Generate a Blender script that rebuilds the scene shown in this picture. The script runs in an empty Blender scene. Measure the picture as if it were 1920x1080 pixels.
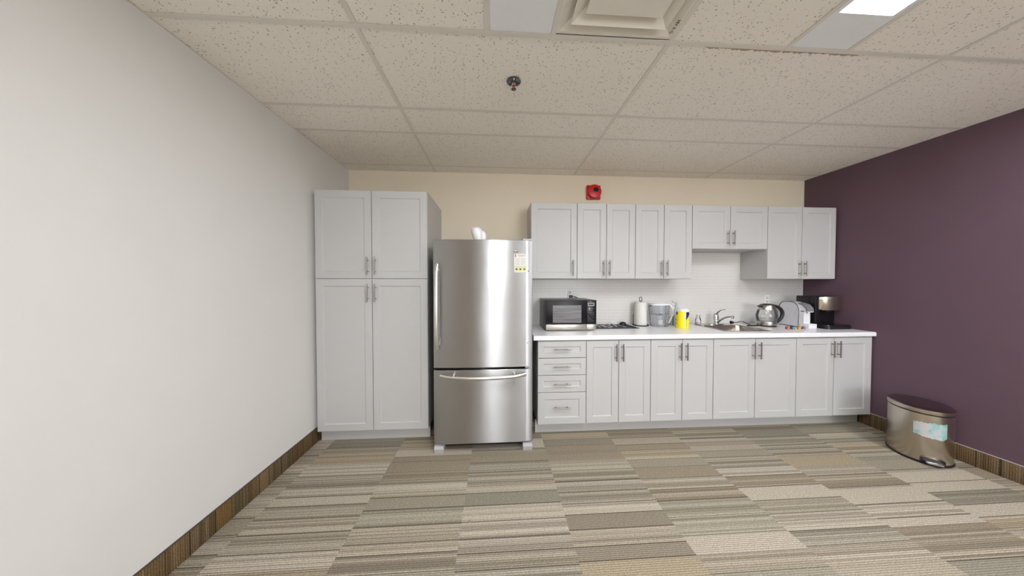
import bpy, bmesh, math, random
from mathutils import Vector, Matrix, Euler
random.seed(7)
I = 0.0254                       # all dimensions below are in inches: x right, d out from the back wall, z up
SC = bpy.context.scene
COL = SC.collection
def V(x, d, z): return Vector((x*I, -d*I, z*I))

# ---------------------------------------------------------------- camera, world, exposure
LW, RW, CH, BACK = -76.99, 130.31, 103.48, 290.0
cam = bpy.data.cameras.new('camera'); camo = bpy.data.objects.new('camera', cam); COL.objects.link(camo)
cam.sensor_width = 36; cam.lens = 511.254/1920*36; cam.clip_start = .02
camo.location = V(-14.497, 120.721, 55.551)
camo.rotation_euler = Euler((math.pi/2-0.0192, 0, -0.0590), 'XYZ')
SC.camera = camo
w = bpy.data.worlds.new('world'); SC.world = w; w.use_nodes = True
w.node_tree.nodes['Background'].inputs[0].default_value = (.8, .85, 1, 1)
w.node_tree.nodes['Background'].inputs[1].default_value = .3
vs = SC.view_settings
vs.view_transform = 'Standard'; vs.look = 'None'; vs.gamma = 1; vs.use_curve_mapping = False
vs.exposure = 0.93
LAMP = 19.0
SC.cycles.max_bounces = 10; SC.cycles.diffuse_bounces = 6; SC.cycles.transparent_max_bounces = 16
SC.cycles.sample_clamp_indirect = 6

# ---------------------------------------------------------------- node helpers
def s2l(c): return tuple(((v/255)/12.92 if v/255 <= .04045 else ((v/255+.055)/1.055)**2.4) for v in c)
class G:
    def __init__(s, name):
        s.m = bpy.data.materials.new(name); s.m.use_nodes = True; s.t = s.m.node_tree; s.b = s.t.nodes['Principled BSDF']
    def n(s, typ, **k):
        o = s.t.nodes.new(typ)
        for a, v in k.items(): setattr(o, a, v)
        return o
    def l(s, a, b): s.t.links.new(a, b)
    def set(s, sock, v):
        if hasattr(v, 'links'): s.l(v, sock)
        else: sock.default_value = v
    def math(s, op, a, b=0, c=0):
        o = s.n('ShaderNodeMath', operation=op)
        s.set(o.inputs[0], a); s.set(o.inputs[1], b)
        if len(o.inputs) > 2: s.set(o.inputs[2], c)
        return o.outputs[0]
    def pos(s):
        g = s.n('ShaderNodeNewGeometry'); x = s.n('ShaderNodeSeparateXYZ'); s.l(g.outputs['Position'], x.inputs[0])
        return g.outputs['Position'], x.outputs[0], x.outputs[1], x.outputs[2]
    def noise(s, vec, scale, detail=2, rough=.5):
        o = s.n('ShaderNodeTexNoise'); s.l(vec, o.inputs['Vector']); o.inputs['Scale'].default_value = scale
        o.inputs['Detail'].default_value = detail; o.inputs['Roughness'].default_value = rough; return o.outputs[0]
    def xyz(s, x, y, z):
        o = s.n('ShaderNodeCombineXYZ'); s.set(o.inputs[0], x); s.set(o.inputs[1], y); s.set(o.inputs[2], z); return o.outputs[0]
    def ramp(s, fac, stops, interp='LINEAR'):
        o = s.n('ShaderNodeValToRGB'); s.set(o.inputs[0], fac); r = o.color_ramp; r.interpolation = interp
        while len(r.elements) < len(stops): r.elements.new(.5)
        for e, (p, c) in zip(r.elements, stops): e.position = p; e.color = (*c, 1) if len(c) == 3 else c
        return o.outputs[0]
    def mix(s, fac, a, b, mode='MIX'):
        o = s.n('ShaderNodeMix', data_type='RGBA', blend_type=mode); s.set(o.inputs[0], fac)
        for i, v in ((6, a), (7, b)):
            if isinstance(v, tuple) and len(v) == 3: v = (*v, 1)
            s.set(o.inputs[i], v)
        return o.outputs[2]
    def bump(s, h, strength=.3, dist=.002):
        o = s.n('ShaderNodeBump'); s.l(h, o.inputs['Height']); o.inputs['Strength'].default_value = strength
        o.inputs['Distance'].default_value = dist; s.l(o.outputs[0], s.b.inputs['Normal']); return o

def paint(name, rgb, rough=.5, metal=0, spec=.5, vary=.03, scale=30, coat=0, bump=0):
    g = G(name); c = s2l(rgb); p, *_ = g.pos(); n = g.noise(p, scale, 3)
    col = g.ramp(n, [(.3, tuple(v*(1-vary) for v in c)), (.7, tuple(min(1, v*(1+vary)) for v in c))])
    g.l(col, g.b.inputs['Base Color']); g.b.inputs['Roughness'].default_value = rough
    g.b.inputs['Metallic'].default_value = metal; g.b.inputs['Specular IOR Level'].default_value = spec
    g.b.inputs['Coat Weight'].default_value = coat
    if bump: g.bump(g.noise(p, scale*12, 3), bump, .001)
    return g.m
def emit(name, rgb, k):
    g = G(name); g.b.inputs['Base Color'].default_value = (.8, .8, .8, 1)
    g.b.inputs['Emission Color'].default_value = (*rgb, 1); g.b.inputs['Emission Strength'].default_value = k; return g.m
def steel(name, rgb, rough=.3, aniso=.0, wob=0, brush='x', rv=.05):
    g = G(name); p, x, y, z = g.pos(); c = s2l(rgb)
    sc = {'x': (1, 1, 160), 'z': (160, 160, 1.5), 'n': (1, 1, 1)}[brush]
    v = g.xyz(g.math('MULTIPLY', x, sc[0]), g.math('MULTIPLY', y, sc[1]), g.math('MULTIPLY', z, sc[2]))
    n = g.noise(v, 8, 3)
    g.l(g.ramp(n, [(.3, tuple(v*.975 for v in c)), (.7, c)]), g.b.inputs['Base Color'])
    g.b.inputs['Metallic'].default_value = 1
    g.l(g.math('MULTIPLY_ADD', n, rv, rough-rv/2), g.b.inputs['Roughness'])
    if aniso:
        g.b.inputs['Anisotropic'].default_value = aniso; g.b.inputs['Anisotropic Rotation'].default_value = .25
        t = g.n('ShaderNodeTangent', direction_type='RADIAL', axis='Z'); g.l(t.outputs[0], g.b.inputs['Tangent'])
    if wob: g.bump(g.noise(g.xyz(x, y, g.math('MULTIPLY', z, .45)), 4.2, 2), 1.0, wob)
    return g.m
def thin_glass(name, tint=(1, 1, 1), refl=.12, alpha_col=0.0):
    g = G(name); t = g.t; t.nodes.remove(g.b); out = t.nodes['Material Output']
    tr = g.n('ShaderNodeBsdfTransparent'); tr.inputs[0].default_value = (*tint, 1)
    gl = g.n('ShaderNodeBsdfGlossy'); gl.inputs['Roughness'].default_value = .05
    df = g.n('ShaderNodeBsdfDiffuse'); df.inputs[0].default_value = (.75, .77, .8, 1)
    fr = g.n('ShaderNodeFresnel'); fr.inputs[0].default_value = 1.35
    m1 = g.n('ShaderNodeMixShader'); m1.inputs[0].default_value = alpha_col; g.l(tr.outputs[0], m1.inputs[1]); g.l(df.outputs[0], m1.inputs[2])
    m2 = g.n('ShaderNodeMixShader'); g.l(g.math('ADD', fr.outputs[0], refl*.3), m2.inputs[0]); g.l(m1.outputs[0], m2.inputs[1]); g.l(gl.outputs[0], m2.inputs[2])
    g.l(m2.outputs[0], out.inputs[0]); return g.m

# ---------------------------------------------------------------- mesh builder
class MB:
    def __init__(s): s.bm = bmesh.new()
    def _merge(s, b, mi=0):
        for f in b.faces: f.material_index = mi
        me = bpy.data.meshes.new('t'); b.to_mesh(me); b.free(); s.bm.from_mesh(me); bpy.data.meshes.remove(me)
    def box(s, x0, x1, d0, d1, z0, z1, bev=0, mi=0, mat=None, seg=2):
        b = bmesh.new(); bmesh.ops.create_cube(b, size=1)
        a, c = V(min(x0, x1), max(d0, d1), min(z0, z1)), V(max(x0, x1), min(d0, d1), max(z0, z1))
        for v in b.verts: v.co = Vector([a[i]+(v.co[i]+.5)*(c[i]-a[i]) for i in range(3)])
        if bev: bmesh.ops.bevel(b, geom=b.edges[:], offset=bev*I, segments=seg, affect='EDGES', profile=.5)
        if mat: bmesh.ops.transform(b, matrix=mat, verts=b.verts)
        s._merge(b, mi); return s
    def loft(s, rings, cap=(True, True), mi=0, closed=True):
        """rings: lists of (x,d,z) all the same length"""
        b = bmesh.new(); R = [[b.verts.new(V(*p)) for p in r] for r in rings]; n = len(R[0])
        for i in range(len(R)-1):
            for j in range(n if closed else n-1):
                k = (j+1) % n
                try: b.faces.new((R[i][j], R[i][k], R[i+1][k], R[i+1][j]))
                except ValueError: pass
        if cap[0] and closed: b.faces.new(R[0][::-1])
        if cap[1] and closed: b.faces.new(R[-1])
        bmesh.ops.remove_doubles(b, verts=b.verts, dist=1e-7)
        bmesh.ops.recalc_face_normals(b, faces=b.faces)
        s._merge(b, mi); return s
    def lathe(s, x, d, prof, seg=32, mi=0, cap=(True, True), sx=1, sd=1, rot=0, arc=None, shift=None):
        rings = []
        for k, (r, z) in enumerate(prof):
            r = max(r, 1e-4); ox, od = shift(z) if shift else (0, 0); ring = []
            for j in range(seg):
                a = 2*math.pi*j/seg; px, pd = r*sx*math.cos(a), r*sd*math.sin(a)
                ring.append((x+ox+px*math.cos(rot)-pd*math.sin(rot), d+od+px*math.sin(rot)+pd*math.cos(rot), z))
            rings.append(ring)
        return s.loft(rings, cap, mi)
    def disc_d(s, x, z, prof, seg=32, mi=0, cap=(True, True)):
        """lathe about an axis along d: prof (r, d)"""
        return s.loft([[(x+max(r, 1e-4)*math.cos(2*math.pi*j/seg), d, z+max(r, 1e-4)*math.sin(2*math.pi*j/seg)) for j in range(seg)] for r, d in prof], cap, mi)
    def tube(s, pts, r, seg=12, mi=0, flat=1.0, smooth=False, flip=False):
        P = [Vector(p) for p in pts]
        if smooth:
            Q = []
            for i in range(len(P)-1):
                p0, p1, p2, p3 = P[max(i-1, 0)], P[i], P[i+1], P[min(i+2, len(P)-1)]
                for k in range(6):
                    t = k/6; Q.append(.5*((2*p1)+(-p0+p2)*t+(2*p0-5*p1+4*p2-p3)*t*t+(-p0+3*p1-3*p2+p3)*t**3))
            Q.append(P[-1]); n0 = len(P)
            rr = r if not isinstance(r, (list, tuple)) else [r[min(int(i/6), n0-2)]*(1-(i % 6)/6)+r[min(int(i/6)+1, n0-1)]*((i % 6)/6) if i < len(Q)-1 else r[-1] for i in range(len(Q))]
            P, r = Q, rr
        rings = []; up = Vector((0, 0, 1)); prev = None
        for i, p in enumerate(P):
            t = (P[min(i+1, len(P)-1)]-P[max(i-1, 0)]).normalized()
            if prev is None: a = t.cross(up if abs(t.z) < .9 else Vector((0, 1, 0))).normalized()
            else: a = (prev-t*prev.dot(t)).normalized()
            prev = a; c = t.cross(a); q = r[i] if isinstance(r, (list, tuple)) else r
            fa, fc = (1, flat) if not flip else (flat, 1)
            rings.append([tuple(p+a*q*fa*math.cos(2*math.pi*j/seg)+c*q*fc*math.sin(2*math.pi*j/seg)) for j in range(seg)])
        return s.loft(rings, (True, True), mi)
    def prism(s, poly, lo, hi, f, mi=0):
        return s.loft([[f(a, b, lo) for a, b in poly], [f(a, b, hi) for a, b in poly]], (True, True), mi)
    def build(s, name, mat, parent=None, org=None, sharp=35):
        me = bpy.data.meshes.new(name)
        o0 = ORG.get(parent.name, Vector()) if parent else (V(*org) if org else Vector())
        bmesh.ops.translate(s.bm, verts=s.bm.verts, vec=-o0)
        bmesh.ops.recalc_face_normals(s.bm, faces=s.bm.faces)
        s.bm.to_mesh(me); s.bm.free()
        for p in me.polygons: p.use_smooth = True
        me.set_sharp_from_angle(angle=math.radians(sharp))
        for m in (mat if isinstance(mat, (list, tuple)) else [mat]): me.materials.append(m)
        o = bpy.data.objects.new(name, me); COL.objects.link(o)
        if parent: o.parent = parent
        else: o.location = o0
        ORG[o.name] = o0
        return o
ORG = {}
def thing(name, label, cat, org, group=None):
    o = bpy.data.objects.new(name, None); COL.objects.link(o); o.location = V(*org); o.empty_display_size = .05
    ORG[o.name] = V(*org); return tag(o, label, cat, group)
def tag(o, label, cat, group=None):
    o['label'] = label; o['category'] = cat
    if group: o['group'] = group
    return o
def struct(o): o['kind'] = 'structure'; return o
def box(name, mat, parent, *a, **k): return MB().box(*a, **k).build(name, mat, parent)
def text(name, s, size, x, d, z, mat, parent, face='front', ang=0, depth=.01):
    """lettering on a plane: face front = reads from +d, ceiling = reads from below"""
    cu = bpy.data.curves.new('t', 'FONT'); cu.body = s; cu.size = size*I; cu.align_x = 'CENTER'; cu.align_y = 'CENTER'; cu.extrude = depth*I; cu.resolution_u = 2
    to = bpy.data.objects.new('t', cu); COL.objects.link(to)
    bpy.context.view_layer.update(); me = bpy.data.meshes.new_from_object(to.evaluated_get(bpy.context.evaluated_depsgraph_get()))
    bpy.data.objects.remove(to)
    if face == 'front': R = Matrix.Rotation(math.pi/2, 4, 'X')
    else: R = Matrix.Rotation(ang, 4, 'Z') @ Matrix.Rotation(math.pi, 4, 'X')
    o0 = ORG[parent.name]
    me.transform(Matrix.Translation(V(x, d, z)-o0) @ R)
    me.materials.clear(); me.materials.append(mat)
    o = bpy.data.objects.new(name, me); COL.objects.link(o); o.parent = parent; return o

# ---------------------------------------------------------------- materials
WALLW = paint('wall_paint_white', (222, 221, 218), .75, spec=.2, vary=.012, scale=3, bump=.05)
WALLC = paint('wall_paint_cream', (222, 211, 191), .75, spec=.2, vary=.012, scale=3, bump=.05)
PURP = paint('wall_paint_purple', (98, 76, 88), .6, spec=.35, vary=.03, scale=4, bump=.05)
CAB = paint('cabinet_paint', (188, 188, 188), .42, spec=.4, vary=.008, scale=8)
CABIN = paint('cabinet_gap_dark', (70, 68, 66), .8)
COUNT = paint('worktop_laminate', (236, 236, 240), .22, vary=.01, scale=60)
NICK = steel('brushed_nickel', (150, 145, 138), .3, brush='n')
CHROME = steel('chrome', (215, 217, 220), .09, brush='n')
SSF = steel('fridge_steel', (180, 180, 182), .34, aniso=1.0, wob=.0018, brush='n', rv=0)
SSH = steel('handle_steel', (225, 223, 220), .3)
SSK = steel('sink_steel', (178, 170, 160), .26, brush='n')
SSB = steel('bin_steel', (205, 196, 184), .26, brush='z')
SSL = steel('bin_lid_steel', (150, 140, 138), .2, brush='n')
SSM = steel('appliance_steel', (180, 174, 167), .32)
BLK = paint('black_plastic', (20, 19, 24), .35)
BLKG = paint('black_gloss', (8, 8, 16), .3, spec=.35)
DARKG = paint('dark_grey_case', (62, 60, 62), .5)
GREYP = paint('grey_plastic', (175, 175, 178), .5)
WHITEP = paint('white_plastic', (232, 232, 236), .35)
WHITED = paint('paper_white', (218, 216, 211), .85, bump=.3, scale=60)
RED = paint('alarm_red', (190, 8, 10), .35)
TBAR = paint('ceiling_grid_metal', (220, 216, 207), .5, vary=.01)
LPLATE = paint('light_housing_white', (236, 238, 242), .45, vary=.01)
DIFFU = paint('diffuser_metal', (226, 221, 210), .5, vary=.01)
LAMPM = emit('lamp_panel', (.965, .985, 1.0), LAMP)
GLASS = thin_glass('kettle_glass', (.975, .985, .985), .2, .06)
PITCH = thin_glass('pitcher_plastic', (.95, .965, .985), .2, .07)
BOTG = thin_glass('bottle_plastic', (.88, .92, .9), .2, .2)

def ceiling_mat():
    g = G('ceiling_tile'); p, x, y, z = g.pos()
    n = g.n('ShaderNodeTexVoronoi', feature='F1'); v = g.xyz(g.math('MULTIPLY', x, 1), g.math('MULTIPLY', y, 1), 0)
    dv = g.n('ShaderNodeVectorMath', operation='ADD'); g.l(v, dv.inputs[0])
    nz = g.n('ShaderNodeTexNoise'); g.l(v, nz.inputs[0]); nz.inputs['Scale'].default_value = 90
    sc = g.n('ShaderNodeVectorMath', operation='SCALE'); g.l(nz.outputs[1], sc.inputs[0]); sc.inputs['Scale'].default_value = .012
    g.l(sc.outputs[0], dv.inputs[1]); g.l(dv.outputs[0], n.inputs['Vector']); n.inputs['Scale'].default_value = 98
    rnd = g.n('ShaderNodeSeparateColor'); g.l(n.outputs['Color'], rnd.inputs[0])
    size = g.math('MULTIPLY', rnd.outputs[0], .40)
    hole = g.math('LESS_THAN', n.outputs['Distance'], g.math('MULTIPLY', size, g.math('GREATER_THAN', rnd.outputs[1], .45)))
    fine = g.noise(v, 420, 2)
    c0 = g.ramp(fine, [(.35, s2l((232, 227, 218))), (.65, s2l((250, 246, 239)))])
    big = g.noise(v, 1.3, 2)
    c0 = g.mix(g.math('MULTIPLY', big, .25), c0, s2l((240, 233, 220)))
    # brown water stain along one grid bar
    sx = g.math('MULTIPLY', g.math('GREATER_THAN', x, 28*I), g.math('LESS_THAN', x, 62*I))
    wob = g.math('MULTIPLY_ADD', g.noise(v, 40, 3), .035, -66.25*I-.0215)
    st = g.math('MULTIPLY', sx, g.math('LESS_THAN', y, wob))
    st = g.math('MULTIPLY', st, g.math('GREATER_THAN', y, -67*I))
    c0 = g.mix(g.math('MULTIPLY', st, .7), c0, s2l((150, 112, 70)))
    col = g.mix(g.math('MULTIPLY', hole, .55), c0, s2l((70, 60, 50)))
    g.l(col, g.b.inputs['Base Color']); g.b.inputs['Roughness'].default_value = .95; g.b.inputs['Specular IOR Level'].default_value = .1
    g.bump(g.math('SUBTRACT', fine, g.math('MULTIPLY', hole, 1.5)), .3, .001)
    return g.m
CEIL = ceiling_mat()

def carpet(name, axis='floor', dark=1.0, sat=.68, gain=1.27):
    g = G(name); p, x, y, z = g.pos()
    if axis == 'floor': a, b = x, y
    else: a, b = z, y
    ai = g.math('DIVIDE', a, I); bi = g.math('DIVIDE', b, -I)
    if axis == 'floor': colm = g.math('FLOOR', g.math('DIVIDE', g.math('SUBTRACT', ai, 1.9), 24.4))
    else: colm = g.math('MULTIPLY', x, .731)
    wn = g.n('ShaderNodeTexWhiteNoise', noise_dimensions='1D'); g.l(colm, wn.inputs['W'])
    off = g.math('MULTIPLY', wn.outputs[0], 24.4)
    bo = g.math('ADD', bi, off)
    tile = g.math('FLOOR', g.math('DIVIDE', bo, 24.4))
    wt = g.n('ShaderNodeTexWhiteNoise', noise_dimensions='2D'); g.l(g.xyz(colm, tile, 0), wt.inputs['Vector'])
    W = g.math('ADD', g.math('MULTIPLY', bo, .25), g.math('MULTIPLY', colm, 57.3))
    v1 = g.n('ShaderNodeTexVoronoi', voronoi_dimensions='1D', feature='F1'); g.l(W, v1.inputs['W']); v1.inputs['Scale'].default_value = 1
    v2 = g.n('ShaderNodeTexVoronoi', voronoi_dimensions='1D', feature='DISTANCE_TO_EDGE'); g.l(W, v2.inputs['W']); v2.inputs['Scale'].default_value = 1
    sp = g.n('ShaderNodeSeparateColor'); g.l(v1.outputs['Color'], sp.inputs[0])
    sel = g.math('ADD', g.math('MULTIPLY', sp.outputs[0], .74), g.math('MULTIPLY', wt.outputs[0], .26))
    def C(r, gg, bb):
        c = s2l((r, gg, bb)); l = sum(c)/3; return tuple((l+(v-l)*sat)*dark*gain for v in c)
    pal = [(0, C(140, 131, 117)), (.16, C(148, 136, 117)), (.32, C(164, 150, 124)), (.42, C(152, 144, 129)), (.5, C(139, 136, 123)),
           (.57, C(150, 147, 131)), (.65, C(166, 156, 140)), (.74, C(180, 171, 158)), (.84, C(158, 149, 138))]
    base = g.ramp(sel, pal, 'CONSTANT')
    if axis == 'wall': base = g.mix(1.0, base, (1.25, 1.0, .72), 'MULTIPLY')
    # pinstripes inside strips
    W2 = g.math('ADD', g.math('MULTIPLY', bo, 2.6), g.math('MULTIPLY', colm, 13.7))
    v3 = g.n('ShaderNodeTexVoronoi', voronoi_dimensions='1D', feature='F1'); g.l(W2, v3.inputs['W']); v3.inputs['Scale'].default_value = 1
    sp3 = g.n('ShaderNodeSeparateColor'); g.l(v3.outputs['Color'], sp3.inputs[0])
    amt = g.math('MULTIPLY', g.math('GREATER_THAN', sp.outputs[1], .34), g.math('SUBTRACT', sp3.outputs[0], .45))
    base = g.mix(g.math('MAXIMUM', g.math('MULTIPLY', amt, 1.0), 0), base, C(98, 88, 74))
    base = g.mix(g.math('MAXIMUM', g.math('MULTIPLY', amt, -.8), 0), base, C(206, 197, 182))
    # dark lines at strip edges
    line = g.math('MULTIPLY', g.math('LESS_THAN', v2.outputs['Distance'], .035), g.math('GREATER_THAN', sp.outputs[2], .25))
    base = g.mix(g.math('MULTIPLY', line, .75), base, C(70, 62, 52))
    # ribs and loops
    rib = g.math('SINE', g.math('MULTIPLY', bi, 2*math.pi/.42))
    loop = g.noise(g.xyz(g.math('MULTIPLY', a, 1), g.math('MULTIPLY', b, 2.2), 0), 170, 3, .7)
    spk = g.noise(g.xyz(a, g.math('MULTIPLY', b, 3), 0), 70, 3, .75)
    base = g.mix(g.ramp(rib, [(.0, (.34,)*3), (.8, (0,)*3)]), base, C(80, 70, 58))
    base = g.mix(1.0, base, g.ramp(loop, [(.36, (.50,)*3), (.64, (1.34, 1.31, 1.24))]), 'MULTIPLY')
    base = g.mix(1.0, base, g.ramp(spk, [(.33, (.74, .73, .80)), (.66, (1.2, 1.17, 1.02))]), 'MULTIPLY')
    dirt = g.math('GREATER_THAN', g.noise(g.xyz(x, y, 0), 16, 2, .6), .745)
    base = g.mix(g.math('MULTIPLY', dirt, .45), base, C(95, 80, 62))
    g.l(base, g.b.inputs['Base Color']); g.b.inputs['Roughness'].default_value = .95; g.b.inputs['Specular IOR Level'].default_value = .1
    g.bump(g.math('ADD', g.math('MULTIPLY', rib, .5), loop), .5, .003)
    return g.m
CARP = carpet('carpet_tiles'); CARPB = carpet('carpet_base', 'wall', .42, 1.3)

def penny():
    g = G('penny_tile'); p, x, y, z = g.pos(); k = .78*I
    def cell(ox, oz):
        u = g.math('SUBTRACT', g.math('FRACT', g.math('ADD', g.math('DIVIDE', x, k), ox)), .5)
        v = g.math('MULTIPLY', g.math('SUBTRACT', g.math('FRACT', g.math('ADD', g.math('DIVIDE', z, k*1.732), oz)), .5), 1.732)
        return g.math('SQRT', g.math('ADD', g.math('MULTIPLY', u, u), g.math('MULTIPLY', v, v)))
    d = g.math('MINIMUM', cell(0, 0), cell(.5, .5))
    m = g.ramp(d, [(.41, (0,)*3), (.47, (1,)*3)])
    col = g.mix(m, s2l((232, 230, 228)), s2l((150, 146, 140)))
    g.l(col, g.b.inputs['Base Color']); g.l(g.ramp(d, [(.41, (.22,)*3), (.47, (.8,)*3)]), g.b.inputs['Roughness'])
    g.bump(g.math('SUBTRACT', 1, m), .3, .0008)
    return g.m
PENNY = penny()

# ---------------------------------------------------------------- room shell
T = 4
struct(MB().box(LW-T, RW+T, -T, BACK+T, -T, 0).build('floor', CARP))
struct(MB().box(LW-T, RW+T, -T, 0, 0, CH+8).build('wall_back', WALLC))
struct(MB().box(LW-T, LW, 0, BACK, 0, CH+8).build('wall_left', WALLW))
struct(MB().box(RW, RW+T, 0, BACK, 0, CH+8).build('wall_right', PURP))
# rear wall behind the camera: glowing door and windows, added unseen to light the room
holes = [(-19, -5, .0, 96), (48, 122, 30, 92)]
m = MB(); xs_ = [LW-T]+[v for h in holes for v in h[:2]]+[RW+T]
for k in range(0, len(xs_), 2): m.box(xs_[k], xs_[k+1], BACK, BACK+T, 0, CH+8)
for h in holes:
    m.box(h[0], h[1], BACK, BACK+T, h[3], CH+8)
    if h[2] > 0: m.box(h[0], h[1], BACK, BACK+T, 0, h[2])
struct(m.build('wall_rear', WALLW))
dd = struct(MB().box(-74, -40, BACK-.3, BACK-.01, 0, 84).build('added_wood_door', paint('added_door_wood', (176, 140, 100), .4)))  # unseen door added for a warm streak in the fridge steel
MB().tube([(-44, BACK-.3, 38), (-44, BACK-2, 38), (-48, BACK-2, 38)], .4).build('added_door_handle', NICK, dd)
DAY = emit('added_glow_sheet', (.95, .98, 1.0), 7.5); FRM = paint('added_frame_grey', (150, 150, 150), .5)  # glowing sheet added as fill, nothing seen there
for nm, h, n in (('added_lit_door', holes[0], 1), ('added_lit_window', holes[1], 3)):  # door added for the fridge streak, windows added to brighten the ceiling
    o = struct(MB().box(h[0], h[1], BACK+T-1, BACK+T-.5, h[2], h[3]).build(nm, DAY))
    m = MB()
    for k in range(n+1):
        x = h[0]+1+(h[1]-h[0]-2)*k/n; m.box(x-1, x+1, BACK+.5, BACK+2.5, h[2], h[3])
    m.box(h[0], h[1], BACK+.5, BACK+2.4, h[3]-2, h[3]); m.box(h[0], h[1], BACK+.5, BACK+2.4, h[2], h[2]+(2 if h[2] else 6)); m.build('frame', FRM, o)
# suspended ceiling: tile panels resting on a grid
rows = [0, 6.2, 30.9, 43.2, 67.3, 91.4, 103.7, 127.8, 152, 164.2, 188.4, 212.5, 224.8, 248.9, 273, BACK]
mains = [LW, -40.6, 20.2, 81.2, RW]
strips = [(-16.05, -3.4), (45.0, 58.2), (106.0, 118.6)]
fixrows = [(67.3, 127.8), (188.4, 248.9)]
vent = (-3.4, 20.2, 67.3, 91.4)
cb = MB(); gb = MB()
def infix(a, b): return any(a >= f0-.1 and b <= f1+.1 for f0, f1 in fixrows)
for a, b in zip(rows[:-1], rows[1:]):
    xs = list(mains)
    if infix(a, b):
        for s0, s1 in strips: xs += [s0, s1]
    xs = sorted(xs)
    for x0, x1 in zip(xs[:-1], xs[1:]):
        if infix(a, b) and any(abs(x0-s0) < .1 and abs(x1-s1) < .1 for s0, s1 in strips): continue
        if abs(a-67.3) < .1 and x0 > -3.6 and x1 < 20.4: continue
        h = random.uniform(.06, .16)
        cb.box(x0+.12, x1-.12, a+.12, b-.12, CH+h, CH+h+.6)
cb.box(LW, RW, 0, BACK, CH+7, CH+8)
struct(cb.build('ceiling', CEIL))
fl = .47
for k, x in enumerate(mains):
    if k in (0, len(mains)-1): gb.box(*((x, x+.3) if k == 0 else (x-.3, x)), 0, BACK, CH, CH+.05)
    else: gb.box(x-fl, x+fl, 0, BACK, CH, CH+.05); gb.box(x-.05, x+.05, 0, BACK, CH+.05, CH+1.5)
for r in rows:
    if r == 0: gb.box(LW, RW, 0, .35, CH-.012, CH+.04)
    elif r == BACK: gb.box(LW, RW, r-.8, r, CH-.012, CH+.04)
    else: gb.box(LW+.02, RW-.02, r-fl, r+fl, CH-.012, CH+.04); gb.box(LW+.02, RW-.02, r-.05, r+.05, CH+.04, CH+1.5)
for f0, f1 in fixrows:
    for s0, s1 in strips:
        for s in (s0, s1):
            if abs(s-20.2) > 1: gb.box(s-fl, s+fl, f0, f1, CH-.006, CH+.045)
struct(gb.build('trim_1', TBAR))
# penny tile backsplash
struct(MB().box(-1, RW-.01, 0, .3, 36.78, 69.35).build('trim_2', PENNY))
# carpet cove base with a thin binding along its top
def base_strip(name, x0, x1, d0, d1, mat=CARPB):
    o = struct(MB().box(x0, x1, d0, d1, 0, 5.0, bev=.04).build(name, mat))
    box('edge_binding', DARKG if x0 < 0 else GREYP, o, x0, x1, d0, d1, 5.0, 5.14)
base_strip('baseboard_left', LW, LW+.35, .4, BACK)
base_strip('baseboard_right', RW-.35, RW, .4, BACK)

# ---------------------------------------------------------------- ceiling fixtures
def ceiling_light(s0, s1, f0, f1, label, group):
    t = thing('ceiling_light', label, 'light', ((s0+s1)/2, (f0+f1)/2, CH+.08), group)
    a, b = f0+.5, f1-.5; p0, p1 = f0+7.4, f1-7.4; z = CH+.06; x0, x1 = s0+.5, s1-.5
    box('cover_plate', LPLATE, t, x0, x1, a, p0, z, z+.3); box('cover_plate', LPLATE, t, x0, x1, p1, b, z, z+.3)
    fr = MB(); fr.box(x0, x0+.95, p0, p1, z, z+.8); fr.box(x1-.95, x1, p0, p1, z, z+.8)
    fr.box(x0+.95, x1-.95, p0, p0+.18, z, z+.8); fr.box(x0+.95, x1-.95, p1-.18, p1, z, z+.8); fr.build('frame', LPLATE, t)
    box('housing', LPLATE, t, x0, x1, p0, p1, z+.81, z+1.0)
    box('lamp_panel', LAMPM, t, x0+.95, x1-.95, p0+.18, p1-.18, z+.25, z+.5)
gl = 'recessed troffer lights in the ceiling grid'
ceiling_light(*strips[1], *fixrows[0], 'lit narrow recessed ceiling light at upper right, grey cover plate at its end', gl)
ceiling_light(*strips[0], *fixrows[0], 'narrow recessed ceiling light left of the square vent, pale end plate showing', gl)
ceiling_light(*strips[2], *fixrows[0], 'unseen added recessed ceiling light beside the purple wall, beyond the right edge of view', gl)  # added out of view for brightness, spaced like the visible pair
for s, n in zip(strips, ('left', 'middle', 'purple wall side')):  # second row added out of view to help light the room
    ceiling_light(*s, *fixrows[1], 'unseen recessed ceiling light added behind the camera on the %s' % n, gl)
def sqring(cx, cd, hw, z): return [(cx-hw, cd-hw, z), (cx+hw, cd-hw, z), (cx+hw, cd+hw, z), (cx-hw, cd+hw, z)]
vx, vd = (vent[0]+vent[1])/2, (vent[2]+vent[3])/2
t = thing('air_vent', 'square stepped metal air diffuser set in the ceiling, faint handwriting on its corner', 'vent', (vx, vd, CH))
m = MB(); m.loft([sqring(vx, vd, 11.4, CH+.3), sqring(vx, vd, 11.4, CH+.05), sqring(vx, vd, 10.9, CH+.05), sqring(vx, vd, 8.3, CH+1.1), sqring(vx, vd, 8.2, CH+2.2)], (False, False)); fr = m.build('frame', DIFFU, t, sharp=20)
m = MB(); m.loft([sqring(vx, vd, 9.1, CH-.32), sqring(vx, vd, 9.05, CH-.38), sqring(vx, vd, 6.4, CH+1.2), sqring(vx, vd, 5.9, CH+2.2)], (False, False)); m.build('louver', DIFFU, t, sharp=20)
m = MB(); m.loft([sqring(vx, vd, 5.8, CH+2), sqring(vx, vd, 7.0, CH-.25), sqring(vx, vd, 6.9, CH-.34), sqring(vx, vd, 4, CH-.1)], (True, True)); m.build('louver', DIFFU, t, sharp=20)
box('duct', CABIN, t, vx-10, vx+10, vd-10, vd+10, CH+2.2, CH+2.4)
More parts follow.
